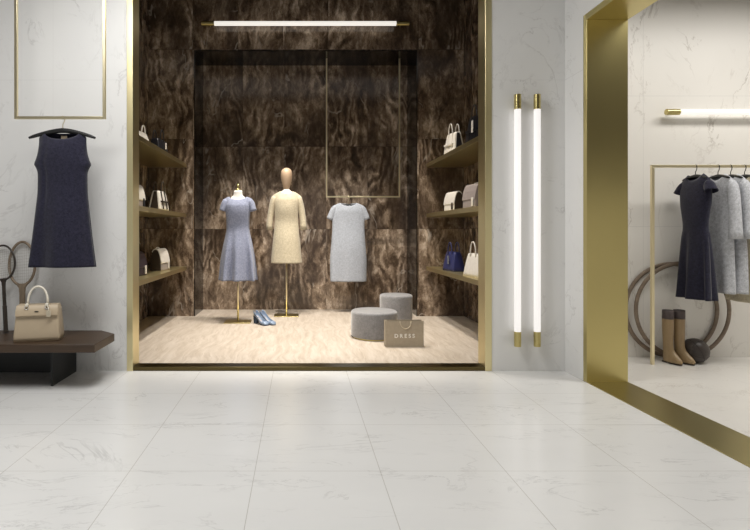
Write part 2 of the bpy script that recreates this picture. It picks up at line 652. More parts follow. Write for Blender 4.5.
# gold frame around the opening in the right wall
bm = bmesh.new()
bx(bm, XR - 0.004, 2.303, 3.64, 3.662, 0, 2.54)
bx(bm, XR - 0.004, XR + 0.01, 3.662, 3.685, 0, 2.585)
bx(bm, XR - 0.004, 2.303, 0.4, 3.662, 2.54, 2.566)
bx(bm, XR - 0.004, XR + 0.01, 0.35, 3.662, 2.566, 2.585)
struct('trim_2', bm, M['gold'], 0.001)
struct('trim_5', box(XR - 0.004, 2.303, 0.4, 3.64, 0, 0.004), M['gold_h'])


# ------------------------------------------------------------------ lamps
def tube_lamp(name, label, length, cap, rad, axis, loc, off, mat):
    """tubular lamp centred on loc, off metres from the wall behind it"""
    t = thing(name, label, 'lamp', loc)

    def P(s, dy=0.0):
        return (s, dy, 0) if axis == 0 else (0, dy, s)
    h = length / 2
    obj('diffuser', cyl(bmesh.new(), P(-h + cap), P(h - cap), rad * 0.96, 24), mat, t, True)
    for s in (-1, 1):
        c = obj('end_cap', cyl(bmesh.new(), P(s * (h - cap)), P(s * h), rad, 24), M['gold'], t, bevel=0.002)
        bm = bmesh.new()
        cyl(bm, P(s * (h - cap * 0.6)), P(s * (h - cap * 0.6), off), 0.006, 14)
        obj('bracket', bm, M['gold'], c, True)
    return t


yl = YF - 0.05
for px, lab in ((517.6, 'white vertical tube wall lamp with gold ends, nearest the niche frame'),
                (537.2, 'white vertical tube wall lamp with gold ends, nearest the wall corner')):
    zt, zb = Z(94.5, yl), Z(346.5, yl)
    t = tube_lamp('wall_lamp', lab, zt - zb, 0.112, 0.025, 1, (X(px, yl), yl, (zt + zb) / 2), 0.05, M['lamp'])
yl = YP - 0.09
x0, x1 = X(201.5, yl), X(409, yl)
tube_lamp('wall_lamp', 'long horizontal tube lamp high on the brown marble niche wall', x1 - x0, 0.155, 0.028, 0, ((x0 + x1) / 2, yl, Z(23.5, yl)), 0.09, M['lamp_w'])
yl = YA - 0.07
x0 = X(666, yl)
tube_lamp('wall_lamp', 'horizontal tube lamp on cream wall above the clothes rail', 2.05, 0.11, 0.0245, 0, (x0 + 1.025, yl, Z(112, yl)), 0.07, M['lamp_w'])


# ------------------------------------------------------------------ hangers and clothes
def hanger(label, loc, rotz, half, rise, hook, group=None, thick=0.016, hook_m=None):
    """loc is the point where the hook rests on its bar; the shoulders hang below"""
    t = thing('clothes_hanger', label, 'hanger', loc, rotz, group)
    pts, rad = [], []
    for i in range(17):
        s = -1 + 2 * i / 16
        pts.append((s * half, -0.012 * s * s, -hook - rise * (abs(s) ** 1.6)))
        rad.append(thick * (0.62 + 0.5 * (1 - abs(s)) ** 0.7) if abs(s) < 0.95 else thick * 0.5)
    obj('shoulder_bar', tube(bmesh.new(), pts, rad, 10), M['hanger'], t, True)
    r = 0.014
    hk = [(0, 0, -hook + 0.004), (0, 0, -0.035)]
    for i in range(9):
        a = PI * 1.35 * i / 8
        hk.append((r * math.sin(a) * 0.9, 0, -0.010 - r * math.cos(a) + r * 0.4))
    hk = [(0, 0, -hook + 0.004), (0, 0, -0.045), (0.010, 0, -0.030), (0.015, 0, -0.010), (0.010, 0, 0.008), (0, 0, 0.0125), (-0.010, 0, 0.008), (-0.014, 0, -0.006)]
    obj('hook', tube(bmesh.new(), hk, 0.003, 8), hook_m or M['palegold'], t, True)
    return t


def body_bm(W, D, zh, zn, zo, sn, sf, sb, gd=0.12, fold=None, nu=48, nv=56):
    """open garment body: W, D half width and half depth by height; zh hem; zn, zo shoulder height at
    the neck and at the arm; sn neck half width as a share of W; sf, sb neckline drop front and back"""
    W, D = interp(W), interp(D)
    bm = bmesh.new()
    for f in (-1, 1):
        grid = []
        for j in range(nv + 1):
            v = j / nv
            row = []
            for i in range(nu + 1):
                th = -PI / 2 + PI * i / nu
                s = math.sin(th)
                a = abs(s)
                if a <= sn:
                    sh = zn
                else:
                    sh = zn + (zo - zn) * ((a - sn) / (1 - sn)) ** 1.25
                drop = (sf if f < 0 else sb) * math.sqrt(max(0.0, 1 - (a / sn) ** 2)) if a < sn else 0.0
                z = zh + v * (sh - drop - zh)
                h = sh - z
                g = math.sqrt(min(1.0, max(0.0, h / gd)))
                x = s * W(z)
                y = f * D(z) * g * (max(0.0, 1 - s * s) ** 0.42)
                if fold:
                    dx, dy, dz = fold(th, z, f)
                    x += dx
                    y += dy
                    z += dz * (1 - v) ** 6
                row.append(bm.verts.new((x, y, z)))
            grid.append(row)
        for j in range(nv):
            for i in range(nu):
                bm.faces.new((grid[j][i], grid[j][i + 1], grid[j + 1][i + 1], grid[j + 1][i]))
    bmesh.ops.remove_doubles(bm, verts=bm.verts, dist=0.0006)
    return bm


def folds(zw, zh, amp, nf, ph=0.0):
    def f(th, z, side):
        k = max(0.0, min(1.0, (zw - z) / (zw - zh))) ** 1.1
        c = math.cos(th)
        a = math.sin(nf * th + ph + (1.1 if side > 0 else 0)) + 0.45 * math.sin(nf * 1.7 * th + ph * 2 + 0.8)
        return (0.35 * amp * k * a * math.sin(th), side * amp * k * a * min(1.0, c * 2.2), 0.0)
    return f


def sleeve_bm(path, rads, n=24, wr=0.0):
    """path of ring centres; rads (across, along y) per ring"""
    bm = bmesh.new()
    rings = []
    # resample
    m = 14
    fx = [interp([(i, p[k]) for i, p in enumerate(path)]) for k in range(3)]
    fr = [interp([(i, r[k]) for i, r in enumerate(rads)]) for k in range(2)]
    pts = []
    for i in range(m + 1):
        u = i / m * (len(path) - 1)
        pts.append((Vector([g(u) for g in fx]), fr[0](u), fr[1](u)))
    for i, (p, ra, rb) in enumerate(pts):
        t = pts[min(i + 1, m)][0] - pts[max(i - 1, 0)][0]
        t.normalize()
        b2 = Vector((0, 1, 0))
        b1 = t.cross(b2).normalized()
        b2 = b1.cross(t)
        ring = []
        for k in range(n):
            a = 2 * PI * k / n
            q = 1 + wr * math.sin(3 * a + i * 0.9)
            ring.append(p + b1 * ra * q * math.cos(a) + b2 * rb * q * math.sin(a))
        rings.append(ring)
    return loft(bm, rings, False, False)


# --- hanging frame with the navy dress, left of the niche
yd = 3.70
fx0, fx1, fz = X(16.2, yd), X(104.3, yd), Z(117.8, yd)
t = thing('hanging_frame', 'slim gold hanging frame holding the navy dress on the white wall', 'clothes frame', ((fx0 + fx1) / 2, yd, fz))
hw = (fx1 - fx0) / 2
for s in (-1, 1):
    obj('upright', box(s * hw - 0.010, s * hw + 0.010, -0.010, 0.010, -0.0095, ZC - fz), M['palegold'], t, bevel=0.0015)
obj('crossbar', box(-hw + 0.0101, hw - 0.0101, -0.010, 0.010, -0.0095, 0.0095), M['palegold'], t, bevel=0.0015)
cx = X(62.8, yd)
hanger('black clothes hanger under the gold frame on the white wall', (cx, yd, fz + 0.0), 0, 0.235, 0.055, fz - Z(130.5, yd))
NZ = lambda py: Z(py, yd)
t = thing('dress', 'sleeveless navy tweed dress hanging alone against the white marble wall', 'dress', (cx, yd, 0))
fn = folds(NZ(185), NZ(266), 0.016, 4.0, 0.6)


def fn2(th, z, side):
    dx, dy, dz = fn(th, z, side)
    # two long darts down the front
    if side < 0:
        for c0 in (-0.62, 0.62):
            dy += 0.010 * math.exp(-((th - c0) / 0.10) ** 2) * math.exp(-((z - NZ(185)) / 0.24) ** 2)
    return dx, dy, dz


obj('body', body_bm(
    [(NZ(267), 0.230), (NZ(235), 0.203), (NZ(210), 0.185), (NZ(190), 0.174), (NZ(174), 0.173), (NZ(168.5), 0.184), (NZ(164.5), 0.199), (NZ(160), 0.187), (NZ(152), 0.172), (NZ(143), 0.168), (NZ(137), 0.169)],
    [(NZ(267), 0.105), (NZ(215), 0.09), (NZ(185), 0.07), (NZ(160), 0.075), (NZ(137), 0.05)],
    NZ(266.8), NZ(131.5), NZ(137.8), 0.74, 0.060, 0.012, 0.10, fn2), M['navy'], t, True, solid=0.003)
bm = bmesh.new()
bx(bm, -0.022, 0.022, 0.020, 0.022, NZ(138.8), NZ(135.2))
obj('neck_label', bm, M['beige'], t)

# --- rail in the alcove
yr = 4.14
t = thing('clothes_rail', 'slim pale gold clothes rail standing before the cream alcove wall', 'clothes rail', (X(652.4, yr), yr, 0))
zr = Z(166.3, yr)
obj('post', box(-0.011, 0.011, -0.011, 0.011, 0, zr - 0.0105), M['palegold'], t, bevel=0.001)
obj('post', box(1.539, 1.561, -0.011, 0.011, 0, zr - 0.0105), M['palegold'], t, bevel=0.001)
obj('top_bar', box(-0.011, 1.561, -0.011, 0.011, zr - 0.0105, zr + 0.0105), M['palegold'], t, bevel=0.001)

TH = R(-88)
HOOKS = [X(p, yr) for p in (695.5, 718, 730.5, 744.5)]
hl = ['black hanger of the navy dress on the clothes rail',
      'black hanger second from the left end of the clothes rail',
      'black hanger third from the left end of the clothes rail',
      'black hanger of the cream dress on the clothes rail']
for i, (hx, lab) in enumerate(zip(HOOKS, hl)):
    hanger(lab, (hx, yr, zr), TH, 0.118, 0.024, 0.078, 'hangers on the clothes rail', 0.013, M['blackmetal'])


def rail_dress(label, hx, W, D, zh, zn, zo, sn, sf, sb, fold, mat, sleeves, group=None, solid=0.003):
    t = thing('dress', label, 'dress', (hx, yr, 0), TH, group)
    obj('body', body_bm(W, D, zh, zn, zo, sn, sf, sb, 0.09, fold, 40, 44), mat, t, True, solid=solid)
    for s in (-1, 1):
        obj('sleeve', sleeve_bm([(s * p[0], p[1], p[2]) for p in sleeves[0]], sleeves[1], 20, 0.02), mat, t, True, solid=0.003)
    return t


zt = zr - 0.075
rail_dress('navy cap sleeved dress hanging first on the clothes rail', HOOKS[0],
           [(0.50, 0.165), (0.80, 0.148), (1.02, 0.128), (1.07, 0.114), (1.10, 0.113), (1.30, 0.142), (1.44, 0.148)],
           [(0.50, 0.075), (0.80, 0.062), (1.06, 0.05), (1.30, 0.055), (1.45, 0.04)],
           0.525, zt + 0.012, zt - 0.045, 0.5, 0.05, 0.012, folds(1.09, 0.50, 0.022, 6, 0.2), M['navy'],
           ([(0.122, 0, zt - 0.046), (0.127, 0, zt - 0.06), (0.136, 0, zt - 0.09), (0.158, -0.004, zt - 0.135)], [(0.008, 0.012), (0.024, 0.028), (0.036, 0.040), (0.038, 0.050)]))
gw = [(0.58, 0.160), (0.85, 0.150), (1.10, 0.138), (1.30, 0.142), (1.44, 0.145)]
gdp = [(0.58, 0.044), (0.85, 0.040), (1.10, 0.034), (1.30, 0.034), (1.45, 0.026)]
gs = ([(0.120, 0, zt - 0.046), (0.126, 0, zt - 0.06), (0.134, 0, zt - 0.10), (0.150, -0.002, 1.31), (0.164, -0.004, 1.15), (0.168, -0.006, 1.0)], [(0.008, 0.01), (0.026, 0.024), (0.040, 0.034), (0.043, 0.036), (0.042, 0.038), (0.050, 0.042)])
for hx, lab in ((HOOKS[1], 'grey wool long sleeved coat hanging directly behind the navy dress'),
                (HOOKS[2], 'grey wool long sleeved coat hanging beside the cream dress')):
    t = rail_dress(lab, hx, gw, gdp, 0.575, zt + 0.012, zt - 0.045, 0.42, 0.05, 0.012, folds(1.2, 0.575, 0.008, 4, hx * 5), M['coat'], gs, 'grey coats on the rail')
    t.name = 'coat'
    t['category'] = 'coat'
rail_dress('cream tweed dress hanging last on the clothes rail', HOOKS[3], [(a - 0.06, b) for a, b in gw], gdp, 0.50, zt + 0.012, zt - 0.045, 0.42, 0.05, 0.012,
           folds(1.2, 0.5, 0.008, 4, 1), M['cream'], (gs[0][:4] + [(0.160, -0.004, 1.2)], gs[1][:5]))

# --- mannequins
my, mx = 5.94, X(238, 5.94)
FZ = 0.028


def mannequin(label, loc, head):
    t = thing('mannequin', label, 'mannequin', loc)
    obj('base', box(-0.150, 0.150, -0.11, 0.11, 0, 0.009), M['gold_h'], t, bevel=0.002)
    return t


t = mannequin('headless white dress form with gold neck cap wearing the blue dress', (mx, my, FZ), False)
mz = lambda py: Z(py, my) - FZ
obj('pole', cyl(bmesh.new(), (0, 0, 0.009), (0, 0, 0.80), 0.010, 14), M['palegold'], t, True)
prof = [(0.02, 0.095, 0.07), (0.70, 0.13, 0.095), (0.80, 0.145, 0.10), (0.93, 0.128, 0.085), (1.08, 0.100, 0.066), (1.20, 0.115, 0.08), (1.29, 0.125, 0.09), (1.36, 0.126, 0.072),
        (1.395, 0.11, 0.052), (1.425, 0.075, 0.044), (1.45, 0.052, 0.042), (1.478, 0.049, 0.043), (1.500, 0.047, 0.043)]


def torso(prof, neck_top):
    bm = bmesh.new()
    rings = []
    n = 28
    for z, a, b in prof:
        rings.append([(a * math.cos(2 * PI * k / n), b * math.sin(2 * PI * k / n), z) for k in range(n)])
    return loft(bm, rings)


obj('torso', torso([p for p in prof if p[0] > 0.65], 1.47), M['white'], t, True)
bm = lathe(bmesh.new(), [(0.030, 1.500), (0.031, 1.516), (0.026, 1.520), (0.010, 1.526), (0.009, 1.538), (0.016, 1.546), (0.016, 1.556), (0.010, 1.570), (0.003, 1.580)], 20)
obj('neck_cap', bm, M['gold'], t, True)

t = thing('dress', 'blue tweed dress with gathered waist and flared skirt on the headless mannequin', 'dress', (mx, my, 0))
bz = lambda py: Z(py, my)
fb = folds(bz(229), bz(280), 0.040, 7, 0.9)
obj('body', body_bm(
    [(bz(280), 0.214), (bz(262), 0.196), (bz(245), 0.166), (bz(234), 0.140), (bz(228), 0.130), (bz(222), 0.131), (bz(210), 0.144), (bz(203), 0.152), (bz(197), 0.166)],
    [(bz(280), 0.16), (bz(250), 0.13), (bz(228), 0.09), (bz(210), 0.118), (bz(197), 0.10)],
    bz(280), bz(196.6), bz(199), 0.60, 0.036, 0.010, 0.10, fb), M['blue'], t, True, solid=0.003)
zo = bz(199)
for s in (-1, 1):
    obj('sleeve', sleeve_bm([(s * 0.135, 0, zo - 0.001), (s * 0.140, 0, zo - 0.014), (s * 0.150, 0, bz(204)), (s * 0.172, 0, bz(211))], [(0.010, 0.02), (0.028, 0.05), (0.042, 0.066), (0.044, 0.070)], 24, 0.03), M['blue'], t, True, solid=0.003)

my2 = 6.40
mx2 = X(286.5, my2)
t = mannequin('white mannequin with plain wooden egg head wearing the cream dress', (mx2, my2, FZ), True)
k = 0.045
prof2 = [(z + k + 0.01, a * 1.02, b) for z, a, b in prof if z > 0.65]
prof2 = [q for q in prof2 if q[0] < 1.43] + [(1.455, 0.13, 0.066), (1.487, 0.104, 0.060), (1.512, 0.082, 0.054), (1.530, 0.060, 0.047), (1.545, 0.040, 0.040), (1.556, 0.034, 0.036)]
obj('pole', cyl(bmesh.new(), (0, 0, 0.009), (0, 0, 0.85), 0.010, 14), M['palegold'], t, True)
obj('torso', torso(prof2, 1.5), M['white'], t, True)
h0 = 1.545
hp = [(0.030, 0), (0.033, 0.012), (0.040, 0.03), (0.052, 0.07), (0.064, 0.12), (0.071, 0.165), (0.071, 0.20), (0.064, 0.232), (0.050, 0.253), (0.030, 0.267), (0.008, 0.272)]
obj('head', lathe(bmesh.new(), [(a, h0 + b) for a, b in hp], 28, 0, 0, 1.0, 1.2), M['skin'], t, True)
t = thing('dress', 'cream tweed dress with three quarter sleeves on the mannequin with wooden head', 'dress', (mx2, my2, 0))
cz = lambda py: Z(py, my2)
obj('body', body_bm(
    [(cz(263), 0.190), (cz(245), 0.172), (cz(228), 0.150), (cz(218), 0.143), (cz(210), 0.145), (cz(203), 0.150), (cz(195), 0.178)],
    [(cz(263), 0.135), (cz(240), 0.125), (cz(222), 0.100), (cz(208), 0.118), (cz(195), 0.10)],
    cz(263), cz(191.3), cz(195.8), 0.44, 0.020, 0.008, 0.10, folds(cz(225), cz(263), 0.005, 3, 0.3)), M['cream'], t, True, solid=0.003)
zo = cz(195.8)
for s in (-1, 1):
    obj('sleeve', sleeve_bm([(s * 0.148, 0, zo - 0.001), (s * 0.152, 0, zo - 0.014), (s * 0.160, 0, cz(200.5)), (s * 0.178, 0, cz(208)), (s * 0.200, -0.004, cz(218)), (s * 0.213, -0.012, cz(230))], [(0.010, 0.02), (0.028, 0.05), (0.040, 0.064), (0.042, 0.058), (0.038, 0.050), (0.040, 0.048)], 24, 0.012), M['cream'], t, True, solid=0.003)

# --- hanging frame in the recess with the pale grey dress
yg = 6.62
gx0, gx1, gz = X(326.6, yg), X(399.4, yg), Z(196.8, yg)
t = thing('hanging_frame', 'slim dull gold hanging frame before the brown marble back wall', 'clothes frame', ((gx0 + gx1) / 2, yg, gz))
hw = (gx1 - gx0) / 2
for s in (-1, 1):
    obj('upright', box(s * hw - 0.009, s * hw + 0.009, -0.009, 0.009, -0.009, 3.265 - gz), M['palegold'], t, bevel=0.001)
obj('crossbar', box(-hw + 0.0091, hw - 0.0091, -0.009, 0.009, -0.009, 0.009), M['palegold'], t, bevel=0.001)
gcx = X(348.3, yg)
hanger('black hanger inside the pale grey dress in the niche', (gcx, yg, gz), 0, 0.118, 0.020, gz - Z(204.6, yg), None, 0.010)
t = thing('dress', 'pale grey short sleeved dress hanging from the frame inside the niche', 'dress', (gcx, yg, 0))
gzz = lambda py: Z(py, yg)
obj('body', body_bm(
    [(gzz(281.5), 0.228), (gzz(262), 0.232), (gzz(240), 0.214), (gzz(228), 0.205), (gzz(217), 0.204), (gzz(210), 0.200), (gzz(204), 0.196)],
    [(gzz(281), 0.085), (gzz(250), 0.09), (gzz(225), 0.065), (gzz(204), 0.05)],
    gzz(281.3), gzz(202.8), gzz(206), 0.52, 0.040, 0.012, 0.10, folds(gzz(225), gzz(281), 0.006, 4, 0.5)), M['grey'], t, True, solid=0.003)
zo = gzz(206)
for s in (-1, 1):
    obj('sleeve', sleeve_bm([(s * 0.165, 0, zo - 0.001), (s * 0.172, 0, zo - 0.014), (s * 0.192, 0, gzz(211)), (s * 0.238, 0, gzz(219.5))], [(0.010, 0.012), (0.028, 0.028), (0.043, 0.034), (0.042, 0.036)], 24, 0.02), M['grey'], t, True, solid=0.003)

# ------------------------------------------------------------------ bench and what stands on it
BT = 0.311
bx0, bx1 = -3.3, -1.348
t = thing('bench', 'low brown wooden bench on black plate legs against the white wall', 'bench', (-2.3, 3.43, 0))
bm = bmesh.new()
pl = [(-1.0, 0.0), (0.952, 0.0), (0.952, 0.37), (0.81, 0.50), (-1.0, 0.50)]
loft(bm, [[(x, y, BT - 0.055) for x, y in pl], [(x, y, BT) for x, y in pl]])
obj('bench_top', bm, M['bench'], t, bevel=0.004)
for lx in (0.61, -0.62):
    obj('leg', box(lx - 0.008, lx + 0.008, 0.122, 0.50, 0, BT - 0.0552), M['blackmetal'], t, bevel=0.001)
obj('under_shade', box(-0.611, 0.6015, 0.40, 0.412, 0.02, BT - 0.0552), M['blackmetal'], t)  # black panel standing in for the shadow under the bench


def racket(label, base, top, half, headlen, fm, fr, wd=0.0095):
    """base point of the grip, top point of the head; built in the plane of the two points and the x axis"""
    b, tp = Vector(base), Vector(top)
    L = (tp - b).length
    up = (tp - b).normalized()
    side = Vector((1, 0, 0))
    side = (side - up * side.dot(up)).normalized()
    t = thing('tennis_racket', label, 'tennis racket', base)

    def P(u, v):
        return side * u + up * v
    cy = L - headlen / 2
    n = 44
    hoop = []
    for i in range(n):
        a = 2 * PI * i / n
        hoop.append(P(half * math.cos(a) * (1 - 0.06 * math.sin(a)), cy + headlen / 2 * math.sin(a)))
    f = obj('frame', tube(bmesh.new(), hoop, wd, 10, True), fm, t, True)
    bm = bmesh.new()
    yb = L - headlen
    pr = [(0.020, 0.012, yb - 0.12), (0.020, 0.012, yb - 0.06), (0.030, 0.012, yb - 0.02), (0.052, 0.011, yb + 0.016)]
    pr = [(fr[0], 0.012, 0.20), (fr[0], 0.012, yb - 0.06), (fr[1], 0.012, yb - 0.02), (fr[2], 0.010, yb + 0.012)]
    nrm = side.cross(up)
    rings = []
    for (hw_, hd, v) in pr:
        rings.append([P(su * hw_, v) + nrm * sd * hd for su, sd in ((-1, -1), (1, -1), (1, 1), (-1, 1))])
    obj('shaft', loft(bm, rings), fm, t, bevel=0.003)
    bm = bmesh.new()
    rings = []
    for (hw_, v) in ((0.0165, 0.004), (0.018, 0.012), (0.0155, 0.03), (0.0155, 0.20), (fr[0] + 0.001, 0.205)):
        rings.append([P(hw_ * math.cos(2 * PI * k / 8 + PI / 8), v) + nrm * hw_ * 0.9 * math.sin(2 * PI * k / 8 + PI / 8) for k in range(8)])
    obj('grip', loft(bm, rings), M['bagdark'], t)
    bm = bmesh.new()
    m = 12
    for i in range(1, m):
        u = -half + 2 * half * i / m
        hh = headlen / 2 * math.sqrt(max(0, 1 - (u / half) ** 2))
        tube(bm, [P(u, cy - hh), P(u, cy + hh)], 0.0008, 4)
    m = 15
    for i in range(1, m):
        v = -headlen / 2 + headlen * i / m
        hh = half * math.sqrt(max(0, 1 - (2 * v / headlen) ** 2))
        tube(bm, [P(-hh, cy + v), P(hh, cy + v)], 0.0008, 4)
    obj('strings', bm, M['string'], t)
    return t


racket('slim black tennis racket leaning on the wall, left of the worn one',
       (X(5.9, 3.80), 3.80, BT + 0.003), (X(2.0, 3.915), 3.915, Z(245.5, 3.915)), 0.090, 0.262, M['racket'], (0.009, 0.011, 0.026), 0.0075)
racket('worn brown wooden tennis racket leaning on the wall behind the beige handbag',
       (X(22.6, 3.83), 3.83, BT + 0.003), (X(22.0, 3.922), 3.922, Z(242, 3.922)), 0.097, 0.325, M['racket2'], (0.018, 0.022, 0.045), 0.010)

# --- beige handbag on the bench
yb_ = 3.60
by = yb_
hx = X(39.5, by)
t = thing('handbag', 'beige structured handbag with white top handle standing on the bench', 'handbag', (hx, by, BT + 0.001), R(13))
kx = by / F * 0.91


def trap(bm, w0, w1, d0, d1, h, bulge=0.0, r=0.012, n=9):
    rings = []
    for i in range(n):
        v = i / (n - 1)
        w_ = w0 + (w1 - w0) * v ** 0.85
        d_ = d0 + (d1 - d0) * v + bulge * math.sin(PI * v)
        e = r * (1 if 0 < i < n - 1 else 0.55)
        pts = []
        ins = 0.004 if i in (0, n - 1) else 0
        w2, d2 = w_ / 2 - ins, d_ / 2 - ins
        for sx, sy, a0 in ((1, 1, 0), (-1, 1, 90), (-1, -1, 180), (1, -1, 270)):
            for q in range(4):
                a = R(a0 + 30 * q)
                pts.append((sx * (w2 - e) + e * math.cos(a), sy * (d2 - e) + e * math.sin(a), h * v))
        rings.append(pts)
    return loft(bm, rings)


bh = (341.3 - 303.5) * kx
w0, w1 = 47.0 * kx, 42.0 * kx
obj('body', trap(bmesh.new(), w0, w1, 0.17, 0.10, bh, 0.01), M['beige'], t, True)
bm = bmesh.new()
rings = []
zf = bh - 10.0 * kx
for (z, y, ww) in ((zf, -0.0745, w1 * 1.0), (zf + 0.03, -0.0700, w1 * 1.0), (bh - 0.01, -0.0590, w1 * 0.99), (bh + 0.004, -0.048, w1 * 0.985), (bh + 0.006, 0.03, w1 * 0.985)):
    th = 0.005
    rings.append([(-ww / 2, y - th, z), (ww / 2, y - th, z), (ww / 2, y + th, z + 0.0), (-ww / 2, y + th, z + 0.0)])
fl = obj('flap', loft(bm, rings), M['beige'], t, bevel=0.003)
obj('flap_edge', box(-w1 / 2 + 0.002, w1 / 2 - 0.002, -0.0805, -0.0745, zf - 0.004, zf + 0.001), M['beiged'], fl)
obj('logo_plate', box(-0.012, 0.012, -0.0795, -0.0765, zf + 0.024, zf + 0.030), M['blackmetal'], fl)
hpts = []
for i in range(17):
    a = PI * i / 16
    hpts.append((-0.063 * math.cos(a), -0.046 + 0.012 * math.sin(a), bh + 0.012 + 0.118 * math.sin(a) ** 0.85))
hd = obj('handle', tube(bmesh.new(), hpts, 0.0075, 12), M['ivory'], t, True)
for s in (-1, 1):
    bm = bmesh.new()
    tube(bm, [(s * 0.063 + 0.011 * math.cos(2 * PI * i / 14), -0.074, bh - 0.008 + 0.013 * math.sin(2 * PI * i / 14)) for i in range(14)], 0.003, 8, True)
    obj('ring', bm, M['chrome'], t, True)
    bm = bmesh.new()
    bx(bm, s * 0.063 - 0.009, s * 0.063 + 0.009, -0.081, -0.046, bh - 0.002, bh + 0.018)
    obj('handle_tab', bm, M['ivory'], t, bevel=0.004)
bm = bmesh.new()
bx(bm, 0.064, 0.094, -0.098, -0.094, bh - 0.072, bh - 0.028)
tg = obj('hang_tag', bm, M['cord'], t, bevel=0.003)
obj('tag_strap', tube(bmesh.new(), [(0.079, -0.096, bh - 0.030), (0.077, -0.092, bh - 0.015), (0.070, -0.082, bh + 0.004)], 0.003, 6), M['ivory'], tg, True)

# ------------------------------------------------------------------ shelves and their bags
SHZ = (1.885, 1.280, 0.637)
nm = ('top', 'middle', 'bottom')
for side in (0, 1):
    for z, nme in zip(SHZ, nm):
        if side == 0:
            o = obj('shelf', box(NL, -1.368, 4.12, 6.33, z - 0.045, z), M['shelfgold'], None, bevel=0.0015)
        else:
            o = obj('shelf', box(1.548, NR, 4.12, 6.33, z - 0.045, z), M['shelfgold'], None, bevel=0.0015)
        tag(o, '%s gold shelf on the %s wall of the niche' % (nme, ('left', 'right')[side]), 'shelf', 'gold shelves in the niche')


def arch(bm, half, zb, zt, y, r, lean=0.0):
    pts = []
    for i in range(15):
        a = PI * i / 14
        pts.append((-half * math.cos(a), y + lean * math.sin(a), zb + (zt - zb) * math.sin(a) ** 0.8))
    return tube(bm, pts, r, 8)


def tote(label, loc, rotz, w, d, h, hh, mat, trim_m, shade_m=None, tagm=None, straps=False):
    t = thing('handbag', label, 'handbag', loc, rotz, 'handbags on the niche shelves')
    obj('body', trap(bmesh.new(), w, w * 0.74, d, d * 0.5, h, 0.008), mat, t, True)
    for s in (-1, 1):
        obj('handle', arch(bmesh.new(), w * 0.17, h * 0.86, h + hh, s * d * 0.30, 0.006), trim_m, t, True)
    if shade_m:
        for s in (-1, 1):
            bm = bmesh.new()
            loft(bm, [[(s * w * 0.46, -d * 0.34, 0.006), (s * (w * 0.5 + 0.003), -d * 0.34, 0.006), (s * (w * 0.5 + 0.003), d * 0.34, 0.006), (s * w * 0.46, d * 0.34, 0.006)],
                      [(s * w * 0.34, -d * 0.12, h * 0.97), (s * (w * 0.37 + 0.003), -d * 0.12, h * 0.97), (s * (w * 0.37 + 0.003), d * 0.12, h * 0.97), (s * w * 0.34, d * 0.12, h * 0.97)]])
            obj('gusset_or_shade', bm, shade_m, t)  # dark side panels put the shaded bag sides into the colour
    if straps:
        for s in (-1, 1):
            bm = bmesh.new()
            loft(bm, [[(s * w * 0.20 - 0.010, -d * 0.5 - 0.006, h * 0.08), (s * w * 0.20 + 0.010, -d * 0.5 - 0.006, h * 0.08), (s * w * 0.20 + 0.010, -d * 0.46, h * 0.08), (s * w * 0.20 - 0.010, -d * 0.46, h * 0.08)],
                      [(s * w * 0.17 - 0.010, -d * 0.29 - 0.006, h * 0.95), (s * w * 0.17 + 0.010, -d * 0.29 - 0.006, h * 0.95), (s * w * 0.17 + 0.010, -d * 0.2, h * 0.95), (s * w * 0.17 - 0.010, -d * 0.2, h * 0.95)]])
            obj('strap', bm, trim_m, t)
        bm = box(-w * 0.36, w * 0.36, -d * 0.5 - 0.007, -d * 0.33, h * 0.42, h * 0.50)
        obj('belt', bm, trim_m, t)
    if tagm:
        obj('hang_tag', box(w * 0.04, w * 0.15, -d * 0.5 - 0.008, -d * 0.5 - 0.002, h * 0.38, h * 0.80), tagm, t, bevel=0.001)
    return t


def saddle(label, loc, rotz, w, d, h, body_m, flap_m, trim_m, buckle=True, shade_m=None):
    t = thing('handbag', label, 'handbag', loc, rotz, 'handbags on the niche shelves')
    n = 10
    # side outline (y, z): flat base and back, top rounded towards the front
    out = [(-d / 2, 0.0), (d / 2, 0.0), (d / 2 * 0.9, h * 0.5), (d * 0.30, h * 0.86)]
    for i in range(7):
        a = R(30 + 20 * i)
        out.append((d * 0.30 * math.cos(a) + 0.0, h * 0.78 + h * 0.20 * math.sin(a)))
    out += [(-d * 0.36, h * 0.72), (-d * 0.47, h * 0.4)]
    bm = bmesh.new()
    loft(bm, [[(x, y, z) for y, z in out] for x in (-w / 2, w / 2)])
    obj('body', bm, body_m, t, bevel=0.008)
    if shade_m:
        for sg in (-1, 1):
            bm = bmesh.new()
            loft(bm, [[(x, y * 0.93, 0.004 + z * 0.96) for y, z in out] for x in (sg * w * 0.47, sg * (w / 2 + 0.003))])
            obj('gusset_or_shade', bm, shade_m, t)  # darker ends, painted shade on the sides of the bag
    fo = []
    for i in range(9):
        a = R(20 + 18 * i)
        fo.append((d * 0.34 * math.cos(a), h * 0.78 + h * 0.235 * math.sin(a)))
    fo += [(-d * 0.42, h * 0.70), (-d * 0.50, h * 0.48), (-d * 0.53, h * 0.36)]
    inn = [(y + 0.006 if y < 0 else y - 0.004, z - 0.008) for y, z in fo]
    poly = fo + inn[::-1]
    bm = bmesh.new()
    loft(bm, [[(x, y, z) for y, z in poly] for x in (-w * 0.505, w * 0.505)])
    f = obj('flap', bm, flap_m, t)
    if buckle:
        obj('buckle', box(w * 0.26, w * 0.40, -d * 0.575, -d * 0.52, h * 0.06, h * 0.42), trim_m, t, bevel=0.002)
    obj('strap', arch(bmesh.new(), w * 0.40, h * 0.7, h * 1.06, d * 0.20, 0.005), trim_m, t, True)
    return t


LA, RA = R(82), R(-80)
e = 0.001


def sx_(px, y):
    return X(px, y)


